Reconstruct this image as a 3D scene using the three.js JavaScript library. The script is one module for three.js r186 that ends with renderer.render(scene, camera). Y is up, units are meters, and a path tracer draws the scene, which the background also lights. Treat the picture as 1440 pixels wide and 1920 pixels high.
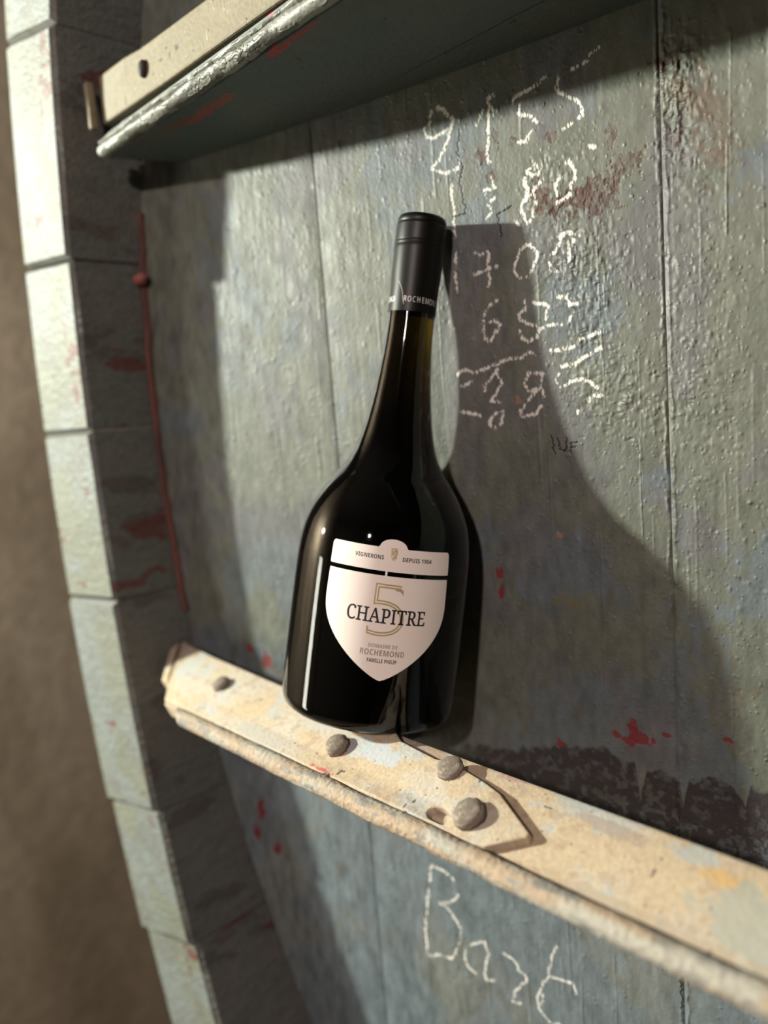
import * as THREE from 'three';
import { RoundedBoxGeometry } from 'three/addons/geometries/RoundedBoxGeometry.js';
import { mergeGeometries, toCreasedNormals } from 'three/addons/utils/BufferGeometryUtils.js';
import { RectAreaLightUniformsLib } from 'three/addons/lights/RectAreaLightUniformsLib.js';

// ---------- camera, lights, exposure ----------
const Y0 = 1.35;                                   // height of the camera above the cellar floor
const V = (x, y, z) => new THREE.Vector3(x, y + Y0, z);
const scene = new THREE.Scene();
const camera = new THREE.PerspectiveCamera(2 * Math.atan(960 / 1442) * 180 / Math.PI, 1440 / 1920, 0.02, 30);
{
  const d = Math.PI / 180, y = 42.8 * d, p = 7.8 * d, r = -4.5 * d;
  const f = new THREE.Vector3(-Math.cos(y) * Math.cos(p), -Math.sin(p), -Math.sin(y) * Math.cos(p));
  const right = new THREE.Vector3().crossVectors(f, new THREE.Vector3(0, 1, 0)).normalize();
  const up = new THREE.Vector3().crossVectors(right, f);
  const R = right.clone().multiplyScalar(Math.cos(r)).addScaledVector(up, Math.sin(r));
  const U = up.clone().multiplyScalar(Math.cos(r)).addScaledVector(right, -Math.sin(r));
  camera.position.copy(V(0, 0, 0));
  camera.quaternion.setFromRotationMatrix(new THREE.Matrix4().makeBasis(R, U, f.clone().negate()));
  camera.focus = 0.34; camera.userData.fStop = 3.6;
  scene.add(camera);
}
const LAMP_A = V(-1.25, 0.375, 0.605);             // small work lamp at the left, outside the frame
const LAMP_A_COLOR = new THREE.Color(0.95, 1.0, 0.87), LAMP_A_CD = 14.5;
const ADDED_TUBE = V(-0.86, -0.185, 0.42), TUBE_LEN = 0.45, TUBE_W = 0.09;   // added upright light, sized for the streak on the bottle
const TUBE_COLOR = new THREE.Color(1.0, 0.99, 0.84), TUBE_L = 2.5;
const LAMP_B = V(0.22, 0.44, 0.735);               // bulb hanging behind the camera
const LAMP_B_COLOR = new THREE.Color(1.0, 0.83, 0.78), LAMP_B_CD = 2.35;
const EXPOSURE = 1.0;
RectAreaLightUniformsLib.init();

// ---------- helpers ----------
let seed = 20240607;
const rnd = () => { seed |= 0; seed = seed + 0x6D2B79F5 | 0; let t = Math.imul(seed ^ seed >>> 15, 1 | seed); t = t + Math.imul(t ^ t >>> 7, 61 | t) ^ t; return ((t ^ t >>> 14) >>> 0) / 4294967296; };
const hash = (i, j, s) => { let h = Math.imul(i, 374761393) + Math.imul(j, 668265263) + Math.imul(s, 1274126177) | 0; h = Math.imul(h ^ h >>> 13, 1274126177); return ((h ^ h >>> 16) >>> 0) / 4294967296; };
function noise(x, y, s) {
  const i = Math.floor(x), j = Math.floor(y), u = x - i, v = y - j, a = u * u * (3 - 2 * u), b = v * v * (3 - 2 * v);
  const p = hash(i, j, s), q = hash(i + 1, j, s), r = hash(i, j + 1, s), t = hash(i + 1, j + 1, s);
  return p + (q - p) * a + (r - p) * b + (p - q - r + t) * a * b;
}
const fbm = (x, y, s, o = 4) => { let v = 0, a = 0.5, n = 0; for (let k = 0; k < o; k++) { v += a * noise(x, y, s + k); n += a; a *= 0.5; x *= 2.03; y *= 2.03; } return v / n; };
const clamp = (x, a = 0, b = 1) => Math.min(b, Math.max(a, x));
const step = (a, b, x) => { const t = clamp((x - a) / (b - a)); return t * t * (3 - 2 * t); };
const names = {};
function numbered(n) { const k = names[n] = (names[n] ?? -1) + 1; return k ? n + '_' + String(k).padStart(3, '0') : n; }
function shadow(o) { o.traverse((m) => { if (m.isMesh) { m.castShadow = true; m.receiveShadow = true; } }); return o; }
function thing(name, label, category, pos, group) {
  const o = new THREE.Group(); o.name = numbered(name); o.position.copy(pos); scene.add(o);
  o.userData = { label, category }; if (group) o.userData.group = group;
  return o;
}
function part(name, geometry, material, parent) {
  const m = new THREE.Mesh(geometry, material); m.name = name; m.castShadow = m.receiveShadow = true; parent.add(m); return m;
}
function struct(name, geometry, material) { const m = part(name, geometry, material, scene); m.userData.kind = 'structure'; return m; }
function dataTexture(w, h, data, srgb, wrap = THREE.MirroredRepeatWrapping) {
  const t = new THREE.DataTexture(data, w, h, THREE.RGBAFormat); t.magFilter = THREE.LinearFilter; t.minFilter = THREE.LinearMipmapLinearFilter; t.generateMipmaps = true;
  t.wrapS = t.wrapT = wrap; if (srgb) t.colorSpace = THREE.SRGBColorSpace; t.needsUpdate = true; return t;
}
function creased(g, angle) { g.scale(1000, 1000, 1000); const r = toCreasedNormals(g, angle); return r.scale(0.001, 0.001, 0.001); }   // the helper welds points at 0.01 units: weld in millimetres
// solid between a front and a back grid of points: P(i, j, side)
function slab(nx, ny, P, uv) {
  const pos = [], uvs = [], idx = [];
  for (const side of [0, 1]) for (let j = 0; j <= ny; j++) for (let i = 0; i <= nx; i++) { const p = P(i, j, side); pos.push(...p); uvs.push(...uv(p)); }
  const N = (nx + 1) * (ny + 1), at = (i, j, s) => s * N + j * (nx + 1) + i;
  for (let j = 0; j < ny; j++) for (let i = 0; i < nx; i++) {
    idx.push(at(i, j, 0), at(i + 1, j, 0), at(i + 1, j + 1, 0), at(i, j, 0), at(i + 1, j + 1, 0), at(i, j + 1, 0));
    idx.push(at(i, j, 1), at(i + 1, j + 1, 1), at(i + 1, j, 1), at(i, j, 1), at(i, j + 1, 1), at(i + 1, j + 1, 1));
  }
  for (let i = 0; i < nx; i++) for (const [j, f] of [[0, 1], [ny, 0]]) { const q = [at(i, j, 0), at(i, j, 1), at(i + 1, j, 1), at(i + 1, j, 0)]; f ? idx.push(q[0], q[1], q[2], q[0], q[2], q[3]) : idx.push(q[0], q[2], q[1], q[0], q[3], q[2]); }
  for (let j = 0; j < ny; j++) for (const [i, f] of [[0, 0], [nx, 1]]) { const q = [at(i, j, 0), at(i, j, 1), at(i, j + 1, 1), at(i, j + 1, 0)]; f ? idx.push(q[0], q[1], q[2], q[0], q[2], q[3]) : idx.push(q[0], q[2], q[1], q[0], q[3], q[2]); }
  const g = new THREE.BufferGeometry();
  g.setAttribute('position', new THREE.Float32BufferAttribute(pos, 3)); g.setAttribute('uv', new THREE.Float32BufferAttribute(uvs, 2)); g.setIndex(idx);
  return creased(g, 0.7);
}
function reuv(g, f) { const p = g.attributes.position, n = g.attributes.normal, u = new Float32Array(p.count * 2); for (let i = 0; i < p.count; i++) { const r = f(p.getX(i), p.getY(i), p.getZ(i), n.getX(i), n.getY(i), n.getZ(i)); u[2 * i] = r[0]; u[2 * i + 1] = r[1]; } g.setAttribute('uv', new THREE.BufferAttribute(u, 2)); return g; }

// chalk strokes, cracks and patches on the head boards, in millimetres (x, y) on the boards
const CHALK = [[-273.1, 143.7, -274.5, 139.0, -277.3, 136.5, -276.6, 132.5, -273.0, 131.1, -268.4, 131.7, -263.8, 133.6, -260.9, 136.6, -264.4, 139.4, -266.1, 142.7, -269.7, 144.7], [-260.9, 136.6, -263.7, 129.8, -266.7, 124.9, -270.1, 120.0, -274.8, 116.7], [-274.8, 116.7, -271.9, 115.4, -268.0, 112.7, -263.0, 113.3, -259.3, 113.7, -259.6, 118.1], [-264.6, 107.3, -264.8, 100.9, -263.8, 93.0, -264.9, 88.1, -263.9, 81.4], [-248.6, 130.8, -246.2, 134.5, -244.7, 136.5], [-238.7, 142.0, -242.3, 140.6, -241.5, 137.4, -242.1, 132.7, -242.8, 123.2, -244.0, 115.0, -243.1, 111.7, -241.7, 112.0], [-240.8, 137.2, -239.7, 132.1], [-212.4, 142.3, -217.3, 140.4, -222.0, 138.9, -228.4, 137.8, -229.5, 135.8], [-226.3, 134.3, -226.9, 129.7, -223.3, 128.4, -220.4, 126.8, -218.0, 122.6], [-221.7, 120.7, -223.9, 116.6, -227.9, 117.9], [-201.7, 141.3, -197.1, 142.1, -192.5, 142.6], [-192.1, 144.9, -190.3, 145.4, -187.8, 146.7], [-206.8, 140.6, -208.0, 135.3, -205.9, 132.4, -199.5, 128.9, -196.6, 124.7, -196.8, 121.1, -200.6, 119.1, -206.0, 117.7], [-242.9, 104.9, -240.7, 100.0, -246.4, 100.1], [-246.4, 100.1, -246.0, 95.6], [-241.0, 95.8, -244.7, 93.5, -242.7, 89.3, -247.0, 86.1], [-224.0, 104.1, -220.5, 106.2, -218.0, 104.1, -218.8, 101.1, -222.1, 101.1, -224.3, 104.2, -225.7, 99.7, -223.8, 94.5, -221.6, 92.2, -220.8, 89.0, -222.5, 82.7, -225.0, 80.2, -227.1, 84.3, -228.6, 87.6, -227.4, 90.4, -221.8, 94.0, -216.3, 98.7], [-226.2, 99.8, -224.5, 94.6, -225.4, 90.6], [-207.6, 97.9, -210.6, 94.5, -210.2, 89.7], [-207.3, 103.0, -203.5, 103.3, -200.3, 97.3, -202.8, 92.7, -203.9, 88.6, -209.8, 86.3], [-210.5, 71.9, -205.3, 72.7, -200.6, 70.6], [-231.3, 83.3, -229.4, 79.8], [-194.6, 107.3, -191.3, 106.0], [-264.5, 73.9, -264.6, 68.0, -265.4, 57.6, -264.6, 54.6], [-253.7, 71.9, -251.2, 70.6, -248.6, 70.7], [-246.0, 71.7, -246.7, 65.0, -246.4, 59.3, -247.4, 54.3], [-255.1, 61.5, -251.1, 61.8, -247.1, 63.4, -241.7, 63.1], [-226.1, 70.9, -229.8, 68.8, -232.3, 63.7, -233.6, 59.5, -230.0, 55.5, -226.3, 55.5, -223.0, 60.5, -220.7, 65.0, -223.1, 69.2, -226.1, 70.9], [-200.4, 71.3, -204.9, 71.7, -209.5, 71.5, -210.9, 66.5, -216.1, 62.0, -215.2, 57.2, -210.9, 55.5], [-201.7, 68.4, -205.4, 68.1, -206.3, 59.3], [-242.4, 47.3, -247.0, 45.6, -250.6, 40.9, -251.3, 35.2, -251.0, 29.9, -247.5, 28.0, -244.0, 32.5, -241.5, 35.7, -244.3, 37.5, -248.2, 37.7], [-228.1, 45.2, -228.7, 40.8, -231.9, 39.0, -231.1, 36.1, -228.7, 34.7, -224.0, 32.1], [-224.9, 43.4, -220.4, 42.5, -216.3, 41.3], [-231.4, 31.6, -231.6, 28.2, -228.0, 25.5, -223.0, 27.2, -221.9, 30.4, -218.6, 31.4], [-212.6, 44.1, -207.9, 44.2, -206.7, 40.0, -202.9, 40.0], [-204.2, 36.9, -206.7, 32.9], [-216.9, 41.4, -217.8, 34.9], [-218.5, 32.0, -209.7, 31.7], [-267.9, 13.1, -263.7, 15.1, -256.4, 13.3, -251.6, 14.6, -245.0, 16.6, -238.4, 18.3, -232.2, 18.0, -227.7, 20.4, -224.1, 19.2], [-216.8, 20.1, -211.4, 19.8, -205.0, 20.7], [-201.7, 23.4, -192.9, 25.9], [-245.1, 14.0, -249.4, 9.1, -253.2, 5.8, -252.4, 2.5], [-245.9, 12.6, -242.6, 7.3, -245.9, 2.3, -249.1, -1.7, -243.6, -2.9], [-242.9, -6.8, -247.9, -8.3, -251.5, -12.9, -249.0, -15.5, -244.3, -13.6, -243.2, -6.8], [-267.0, 6.9, -259.4, 8.7], [-266.5, -6.0, -259.8, -7.6, -255.5, -9.1], [-228.8, 10.5, -220.9, 9.5, -223.1, 2.9, -228.1, 1.5, -230.7, 5.2, -228.2, 10.2], [-223.1, 2.9, -228.9, -1.9, -234.3, -8.2, -232.6, -11.0, -225.6, -9.3, -222.6, -5.8], [-221.9, 1.6, -220.6, -1.9], [-212.4, 12.1, -204.8, 12.5, -200.1, 15.3, -191.8, 18.8], [-213.2, 8.8, -214.2, 5.0], [-212.3, 2.0, -207.5, 4.4, -203.4, 5.5, -197.7, 3.6, -194.7, 0.4], [-191.8, -2.8, -196.9, -3.0, -199.0, -5.9], [-204.0, -9.2, -205.3, -10.8], [-304.9, -272.9, -309.0, -293.4, -312.6, -314.3, -313.1, -333.3], [-313.3, -335.9, -304.4, -332.1, -296.4, -331.5, -291.3, -322.3, -288.5, -310.7, -292.4, -303.4, -297.8, -297.5, -302.2, -296.9, -293.6, -293.7, -288.3, -286.8], [-290.1, -279.3, -296.1, -275.0, -303.0, -274.2], [-285.8, -320.3, -287.6, -328.6, -284.8, -333.4, -280.1, -335.4], [-283.7, -318.0, -273.8, -312.0, -271.3, -318.6, -275.1, -331.5], [-275.1, -331.5, -273.6, -337.1, -267.3, -334.5], [-262.0, -315.0, -254.8, -316.9, -253.3, -321.8, -247.7, -325.1, -252.0, -331.0, -256.0, -336.9, -258.2, -344.0, -252.3, -342.8], [-230.3, -298.2, -233.3, -307.4, -235.5, -318.2, -240.3, -327.5, -243.0, -336.0, -242.0, -342.0, -235.3, -347.3, -230.1, -345.8], [-235.5, -318.7, -227.8, -317.7, -221.1, -317.0, -218.9, -322.7], [-240.5, -338.6, -238.4, -331.2]] ;
const CRACKS = [[-257.6, 131.4, -259.8, 121.3, -257.5, 113.2, -259.4, 107.4, -258.4, 100.2, -256.8, 91.6, -263.9, 91.1], [-232.3, 89.9, -240.1, 87.5, -239.5, 79.9, -239.0, 76.7], [-210.0, 81.3, -209.3, 83.5, -205.2, 87.4], [-218.3, -20.5, -217.4, -29.9], [-215.1, -21.9, -214.6, -27.1, -212.5, -28.7, -211.0, -26.2, -211.1, -21.5], [-208.7, -29.3, -208.5, -24.7, -205.3, -24.3], [-208.6, -26.8, -206.2, -26.6], [-164.4, -290.7, -164.3, -306.7]] ;
const BLOBS = {"rust": [[-218.7, 90.9, 4.0, 8.1], [-209.8, 85.4, 8.2, 5.4], [-199.7, 84.4, 9.9, 5.9], [-189.8, 85.7, 8.2, 6.8], [-183.7, 87.3, 4.6, 7.6], [-181.2, 91.6, 2.6, 3.8], [-246.1, 115.5, 3.0, 3.8], [-241.1, 105.7, 3.0, 2.4], [-230.5, 118.9, 2.0, 2.2], [-211.4, 115.5, 2.6, 2.2], [-156.6, 100.2, 3.3, 5.4], [-183.3, 108.8, 2.6, 4.3], [-162.9, 132.2, 7.3, 2.2], [-238.5, 123.3, 2.3, 4.9], [-176.3, 97.1, 7.3, 3.8]], "red": [[-183.5, -163.4, 2.6, 4.3], [-180.3, -168.2, 5.3, 3.8], [-185.5, -171.2, 3.3, 2.2], [-221.5, -179.7, 2.3, 2.2], [-192.0, -168.7, 2.0, 2.2], [-167.7, -164.1, 2.0, 1.4], [-141.3, -160.4, 3.0, 1.6], [-250.6, -91.2, 2.0, 2.7], [-415.2, -159.3, 5.3, 5.4], [-428.0, -151.5, 3.3, 3.2], [-249.7, -101.2, 1.7, 3.8], [-432.6, -268.0, 3.3, 8.1], [-438.3, -285.0, 2.6, 5.4], [-422.3, -293.1, 2.6, 4.3]], "brown": [[-133.6, -134.5, 5.3, 8.1], [-134.5, -121.2, 3.3, 4.9], [-153.5, 122.6, 9.9, 13.5], [-149.5, 111.2, 8.2, 10.8], [-140.5, 98.4, 9.2, 16.2], [-139.6, 92.0, 9.9, 5.4]], "yellow": [[-216.3, -102.6, 5.3, 2.7], [-210.9, -104.8, 4.6, 2.2]], "orange": [[-235.0, -3.4, 2.6, 3.8], [-214.7, -69.5, 3.3, 1.4]]} ;
const CHIP_EDGE = [-277.9, -191.3, -247.3, -189.1, -236.4, -184.3, -218.7, -181.2, -199.0, -177.8, -188.6, -183.0, -183.3, -181.2, -181.3, -200.1, -177.7, -182.6, -170.6, -182.2, -163.3, -185.8, -160.7, -198.5, -158.0, -185.2, -146.6, -180.7, -138.7, -182.0, -133.7, -190.8, -131.0, -181.1, -124.5, -181.9] ;

// ---------- painted wood of the cask head: colour and relief, 0.6 m by 0.7 m ----------
const WX0 = -0.56, WY0 = -0.48, WW = 0.6, WH = 0.7, TN = 2048;
function segDist(px, py, ax, ay, bx, by) { const dx = bx - ax, dy = by - ay, t = clamp(((px - ax) * dx + (py - ay) * dy) / (dx * dx + dy * dy || 1)); return Math.hypot(px - ax - dx * t, py - ay - dy * t); }
function makeHeadPaint() {
  const H = new Float32Array(TN * TN), col = new Float32Array(TN * TN * 3), rough = new Float32Array(TN * TN);
  const mx = WW * 1000 / TN, my = WH * 1000 / TN;                       // mm per texel
  const X = (i) => WX0 * 1000 + (i + 0.5) * mx, Y = (j) => WY0 * 1000 + (j + 0.5) * my;
  const I = (x) => (x - WX0 * 1000) / mx, J = (y) => (y - WY0 * 1000) / my;
  // how lumpy the paint lies, in patches
  const lump = (x, y) => clamp(0.25 + 1.5 * (fbm(x / 60, y / 75, 11, 3) - 0.42) + 0.65 * step(-240, -170, x) * (1 - step(-75, -125, -Math.abs(y))) );
  for (let j = 0; j < TN; j++) { const y = Y(j); for (let i = 0; i < TN; i++) { const x = X(i);
    // brushed streaks run down the boards
    H[j * TN + i] = 0.30 + 0.13 * (noise(x / 2.2, y / 14, 21) - 0.5) + 0.22 * (fbm(x / 6, y / 12, 24, 4) - 0.5) + 0.10 * (noise(x / 0.9, y / 1.3, 27) - 0.5);
  } }
  const stamp = (x, y, rx, ry, h) => {
    const ci = I(x), cj = J(y), ri = rx / mx * 2.2, rj = ry / my * 2.2;
    for (let j = Math.max(0, Math.floor(cj - rj)); j <= Math.min(TN - 1, cj + rj); j++) for (let i = Math.max(0, Math.floor(ci - ri)); i <= Math.min(TN - 1, ci + ri); i++) {
      const d = ((i - ci) * mx / rx) ** 2 + ((j - cj) * my / ry) ** 2; if (d < 4.8) H[j * TN + i] += h * Math.exp(-d * 1.2);
    }
  };
  for (let k = 0; k < 30000; k++) { const x = -560 + rnd() * 600, y = -480 + rnd() * 700; if (rnd() > lump(x, y)) continue; const r = 0.35 + rnd() * rnd() * 0.95; stamp(x, y, r * (0.8 + 0.4 * rnd()), r * (0.8 + 0.7 * rnd()), (rnd() < 0.82 ? 1 : -0.8) * (0.08 + 0.30 * rnd())); }
  for (let k = 0; k < 420; k++) { let x = -560 + rnd() * 600, y = -480 + rnd() * 700; const n = 12 + rnd() * 70, w = 0.35 + rnd() * 0.5, h = 0.05 + rnd() * 0.11; if (rnd() > lump(x, y) + 0.15) continue; for (let t = 0; t < n; t++) { stamp(x, y, w, 0.9, h * (0.5 + rnd())); y -= 0.8; x += (rnd() - 0.5) * 0.16; } }   // runs of paint
  // the ridge along the joint at the right
  for (let y = -480; y < 220; y += 0.7) for (const [o, h] of [[-1.6, 0.28], [1.7, 0.30]]) if (fbm(y / 22, o, 31, 2) > 0.36) stamp(-163 + o + (noise(y / 5, o, 33) - 0.5) * 1.6, y, 0.8, 1.1, h * rnd());
  // rough scabs beside it and below the chalk sums
  for (const [cx, cy, sx, sy, n, h] of [[-156, 117, 7, 22, 520, 0.34], [-150, 100, 16, 30, 260, 0.22], [-212, 92, 14, 16, 260, 0.24], [-200, 58, 20, 16, 420, 0.26], [-196, 30, 12, 26, 260, 0.24], [-150, 20, 16, 60, 420, 0.2], [-185, -5, 22, 18, 300, 0.24]])
    for (let k = 0; k < n; k++) { const g = () => rnd() + rnd() + rnd() - 1.5; stamp(cx + g() * sx, cy + g() * sy, 0.5 + rnd() * 1.1, 0.5 + rnd() * 1.4, (rnd() < 0.6 ? 1 : -1) * h * (0.4 + rnd())); }
  for (const c of CRACKS) for (let k = 0; k + 3 < c.length; k += 2) { const L = Math.hypot(c[k + 2] - c[k], c[k + 3] - c[k + 1]); for (let t = 0; t < L; t += 0.25) { const x = c[k] + (c[k + 2] - c[k]) * t / L + (noise(t, k, 41) - 0.5) * 1.3, y = c[k + 1] + (c[k + 3] - c[k + 1]) * t / L; stamp(x, y, 0.28, 0.28, -0.30); } }
  // colour: grey-green and blue-grey paint; bluish light low and left put in as blue
  const edgeAt = (x) => { const e = CHIP_EDGE; if (x < e[0]) return -186; for (let k = 0; k + 3 < e.length; k += 2) if (x <= e[k + 2]) { const t = (x - e[k]) / Math.max(0.1, e[k + 2] - e[k]); return e[k + 1] + t * (e[k + 3] - e[k + 1]); } return -182; };
  const green = [0.094, 0.099, 0.078], blue = [0.080, 0.094, 0.099], violet = [0.088, 0.087, 0.088], dark = [0.021, 0.015, 0.016], rust = [0.062, 0.030, 0.022], red = [0.14, 0.014, 0.016], brown = [0.085, 0.060, 0.038], yellow = [0.13, 0.095, 0.025], orange = [0.28, 0.14, 0.08];
  const sets = [['rust', rust], ['red', red], ['brown', brown], ['yellow', yellow], ['orange', orange]];
  const list = []; for (const [k, c] of sets) for (const b of BLOBS[k]) list.push([k, c, ...b]);
  for (let j = 0; j < TN; j++) { const y = Y(j); const near = list.filter((b) => Math.abs(y - b[3]) < b[5] * 2.4 + 2);
    for (let i = 0; i < TN; i++) { const x = X(i), o = (j * TN + i) * 3;
      const a = fbm(x / 42, y / 42, 51, 5), f = fbm(x / 3.0, y / 6, 56, 3);
      let m = step(0.44, 0.56, a + (y < -60 ? (x < -290 + 20 * (f - 0.5) ? 0.10 : -0.05) : -0.11) + (f - 0.5) * 0.30 - (y > 90 && x > -300 ? 0.05 : 0));
      const low = y < -205 + 14 * (f - 0.5); if (low) m = step(0.26, 0.46, a + (f - 0.5) * 0.3);
      const v = step(0.52, 0.66, fbm(x / 26, y / 34, 61, 4)) * 0.8;
      const t = 0.76 + 0.48 * f + (x < -280 ? 0.8 : 0.5) * (fbm(x / 4, y / 11, 65, 4) - 0.5);
      let c0 = (green[0] * (1 - m) + blue[0] * m), c1 = (green[1] * (1 - m) + blue[1] * m), c2 = (green[2] * (1 - m) + blue[2] * m);
      c0 += (violet[0] - c0) * v; c1 += (violet[1] - c1) * v; c2 += (violet[2] - c2) * v;
      if (low) { c0 = c0 * 0.3 + 0.7 * (0.118 + 0.02 * (1 - m)); c1 = c1 * 0.3 + 0.7 * (0.146 + 0.006 * (1 - m)); c2 = c2 * 0.3 + 0.7 * (0.162 - 0.016 * (1 - m)); }   // below the lower bar, bluish light put into the colour
      c0 *= t; c1 *= t; c2 *= t; let rg = 0.56 + 0.22 * (fbm(x / 9, y / 9, 71, 3) - 0.5);
      const mix = (c, k) => { c0 += (c[0] - c0) * k; c1 += (c[1] - c1) * k; c2 += (c[2] - c2) * k; };
      // old dark undercoat laid bare above the lower bar
      const rag = (fbm(x / 4, y / 5, 75, 5) - 0.5) * 15;
      if (y < -172 && y > -222 && x > -300) { const e = step(1.2, -1.2, y - edgeAt(x) - rag * 0.5) * step(-300, -262, x + rag); const k = e * (0.55 + 0.45 * step(0.30, 0.52, fbm(x / 3, y / 3, 77, 4))); if (k > 0.02) { mix(dark, k); H[j * TN + i] += -0.16 * k + k * 0.26 * (fbm(x / 1.8, y / 1.8, 79, 3) - 0.5); rg += 0.15 * k; } }
      for (const b of near) { const dx = (x - b[2]) / b[4], dy = (y - b[3]) / b[5], d = Math.sqrt(dx * dx + dy * dy) + (fbm(x / 2.2, y / 2.6, 81, 4) - 0.5) * (b[0] === 'red' ? 1.8 : 2.6);
        const k = step(1.02, 0.86, d) * (b[0] === 'brown' ? 0.55 * step(0.35, 0.6, f) : b[0] === 'yellow' ? 0.6 * step(0.4, 0.6, f) : b[0] === 'orange' ? 0.6 * step(0.3, 0.55, f) : b[0] === 'rust' ? 0.35 + 0.6 * step(0.42, 0.58, fbm(x / 1.3, y / 3.2, 85, 3)) : 0.95); if (k > 0) { mix(b[1], k); if (b[0] === 'rust' || b[0] === 'red') { H[j * TN + i] -= 0.18 * k; rg += 0.1; } } }
      col[o] = c0; col[o + 1] = c1; col[o + 2] = c2; rough[j * TN + i] = rg;
    } }
  for (const c of CRACKS) for (let k = 0; k + 3 < c.length; k += 2) { const L = Math.hypot(c[k + 2] - c[k], c[k + 3] - c[k + 1]); for (let t = 0; t < L; t += 0.2) { const i = Math.round(I(c[k] + (c[k + 2] - c[k]) * t / L + (noise(t, k, 41) - 0.5) * 1.3)), j = Math.round(J(c[k + 1] + (c[k + 3] - c[k + 1]) * t / L)); for (const [a, b] of [[0, 0], [1, 0], [0, 1]]) { const o = ((j + b) * TN + i + a) * 3; col[o] *= 0.35; col[o + 1] *= 0.33; col[o + 2] *= 0.33; } } }
  // chalk catches on the high spots of the paint
  const chalk = [0.62, 0.60, 0.55];
  CHALK.forEach((c, q) => { const soft = q >= CHALK.length - 8;
    for (let k = 0; k + 3 < c.length; k += 2) { const L = Math.hypot(c[k + 2] - c[k], c[k + 3] - c[k + 1]);
      for (let t = 0; t < L; t += 0.055) {
        const w = 0.85, x = c[k] + (c[k + 2] - c[k]) * t / L + (rnd() + rnd() - 1) * w + (noise(t / 3, q, 91) - 0.5) * 1.2, y = c[k + 1] + (c[k + 3] - c[k + 1]) * t / L + (rnd() + rnd() - 1) * w;
        const i = Math.round(I(x)), j = Math.round(J(y)); if (i < 2 || j < 2 || i > TN - 3 || j > TN - 3) continue;
        const g = 0.78 * noise(x / 0.52, y / 0.6, 93) + 0.22 * noise(x / 2.4, y / 2.4, 95) + 0.7 * (H[j * TN + i] - 0.3); if (g < (soft ? 0.42 : 0.505)) continue;
        const r = rnd() < 0.85 ? 1 : 2, al = soft ? 0.28 : 0.62;
        for (let b = -r; b <= r; b++) for (let a = -r; a <= r; a++) if (a * a + b * b * 0.8 <= r * r * 0.9) { const o = ((j + b) * TN + i + a) * 3; for (let z = 0; z < 3; z++) col[o + z] += (chalk[z] - col[o + z]) * al; rough[(j + b) * TN + i + a] = 0.9; }
      } } });
  const cd = new Uint8Array(TN * TN * 4), hd = new Uint8Array(TN * TN * 4), rd = new Uint8Array(1024 * 1024 * 4);
  const enc = (v) => { v = clamp(v); return Math.round(255 * (v <= 0.0031308 ? v * 12.92 : 1.055 * v ** (1 / 2.4) - 0.055)); };
  for (let k = 0; k < TN * TN; k++) { for (let z = 0; z < 3; z++) cd[4 * k + z] = enc(col[3 * k + z]); cd[4 * k + 3] = 255; const h = Math.round(255 * clamp(H[k] * 0.62 + 0.12 + (hash(k, 1, 3) - 0.5) / 255)); hd[4 * k] = hd[4 * k + 1] = hd[4 * k + 2] = h; hd[4 * k + 3] = 255; }
  for (let j = 0; j < 1024; j++) for (let i = 0; i < 1024; i++) { const k = 4 * (j * 1024 + i), r = Math.round(255 * clamp(rough[(2 * j) * TN + 2 * i])); rd[k] = 0; rd[k + 1] = r; rd[k + 2] = 0; rd[k + 3] = 255; }
  return new THREE.MeshStandardMaterial({ map: dataTexture(TN, TN, cd, true), bumpMap: dataTexture(TN, TN, hd, false), bumpScale: 0.0016, roughnessMap: dataTexture(1024, 1024, rd, false), roughness: 1, metalness: 0 });
}
const headPaint = makeHeadPaint();
let plainPaint = null;
const headUV = (x, y) => [(x - WX0) / WW, (y - WY0) / WH];

// a smaller maker of mottled materials: pixel(x, y in mm) -> [r, g, b linear, height 0..1]
function mottled(w, h, mmW, mmH, pixel, bumpScale, roughness, extra = {}) {
  const cd = new Uint8Array(w * h * 4), hd = new Uint8Array(w * h * 4), enc = (v) => { v = clamp(v); return Math.round(255 * (v <= 0.0031308 ? v * 12.92 : 1.055 * v ** (1 / 2.4) - 0.055)); };
  for (let j = 0; j < h; j++) for (let i = 0; i < w; i++) { const p = pixel((i + 0.5) * mmW / w, (j + 0.5) * mmH / h), k = 4 * (j * w + i); cd[k] = enc(p[0]); cd[k + 1] = enc(p[1]); cd[k + 2] = enc(p[2]); cd[k + 3] = 255; hd[k] = hd[k + 1] = hd[k + 2] = Math.round(255 * clamp(p[3])); hd[k + 3] = 255; }
  return new THREE.MeshStandardMaterial({ map: dataTexture(w, h, cd, true), bumpMap: dataTexture(w, h, hd, false), bumpScale, roughness, metalness: 0, ...extra });
}
const lerp3 = (a, b, t) => [a[0] + (b[0] - a[0]) * t, a[1] + (b[1] - a[1]) * t, a[2] + (b[2] - a[2]) * t];

plainPaint = mottled(1024, 1024, 400, 400, (x, y) => {
  const a = fbm(x / 42, y / 42, 141, 5), f = fbm(x / 3.0, y / 6, 146, 3), t = 0.76 + 0.48 * f + 0.5 * (fbm(x / 4, y / 11, 148, 4) - 0.5), c = lerp3([0.094, 0.099, 0.078], [0.080, 0.094, 0.099], step(0.48, 0.6, a + (f - 0.5) * 0.3));
  return [c[0] * t, c[1] * t, c[2] * t, 0.35 + 0.4 * (f - 0.5) + 0.5 * step(0.72, 0.9, noise(x / 1.6, y / 1.9, 152)) * noise(x / 30, y / 30, 153)];
}, 0.0012, 0.56);

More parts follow.
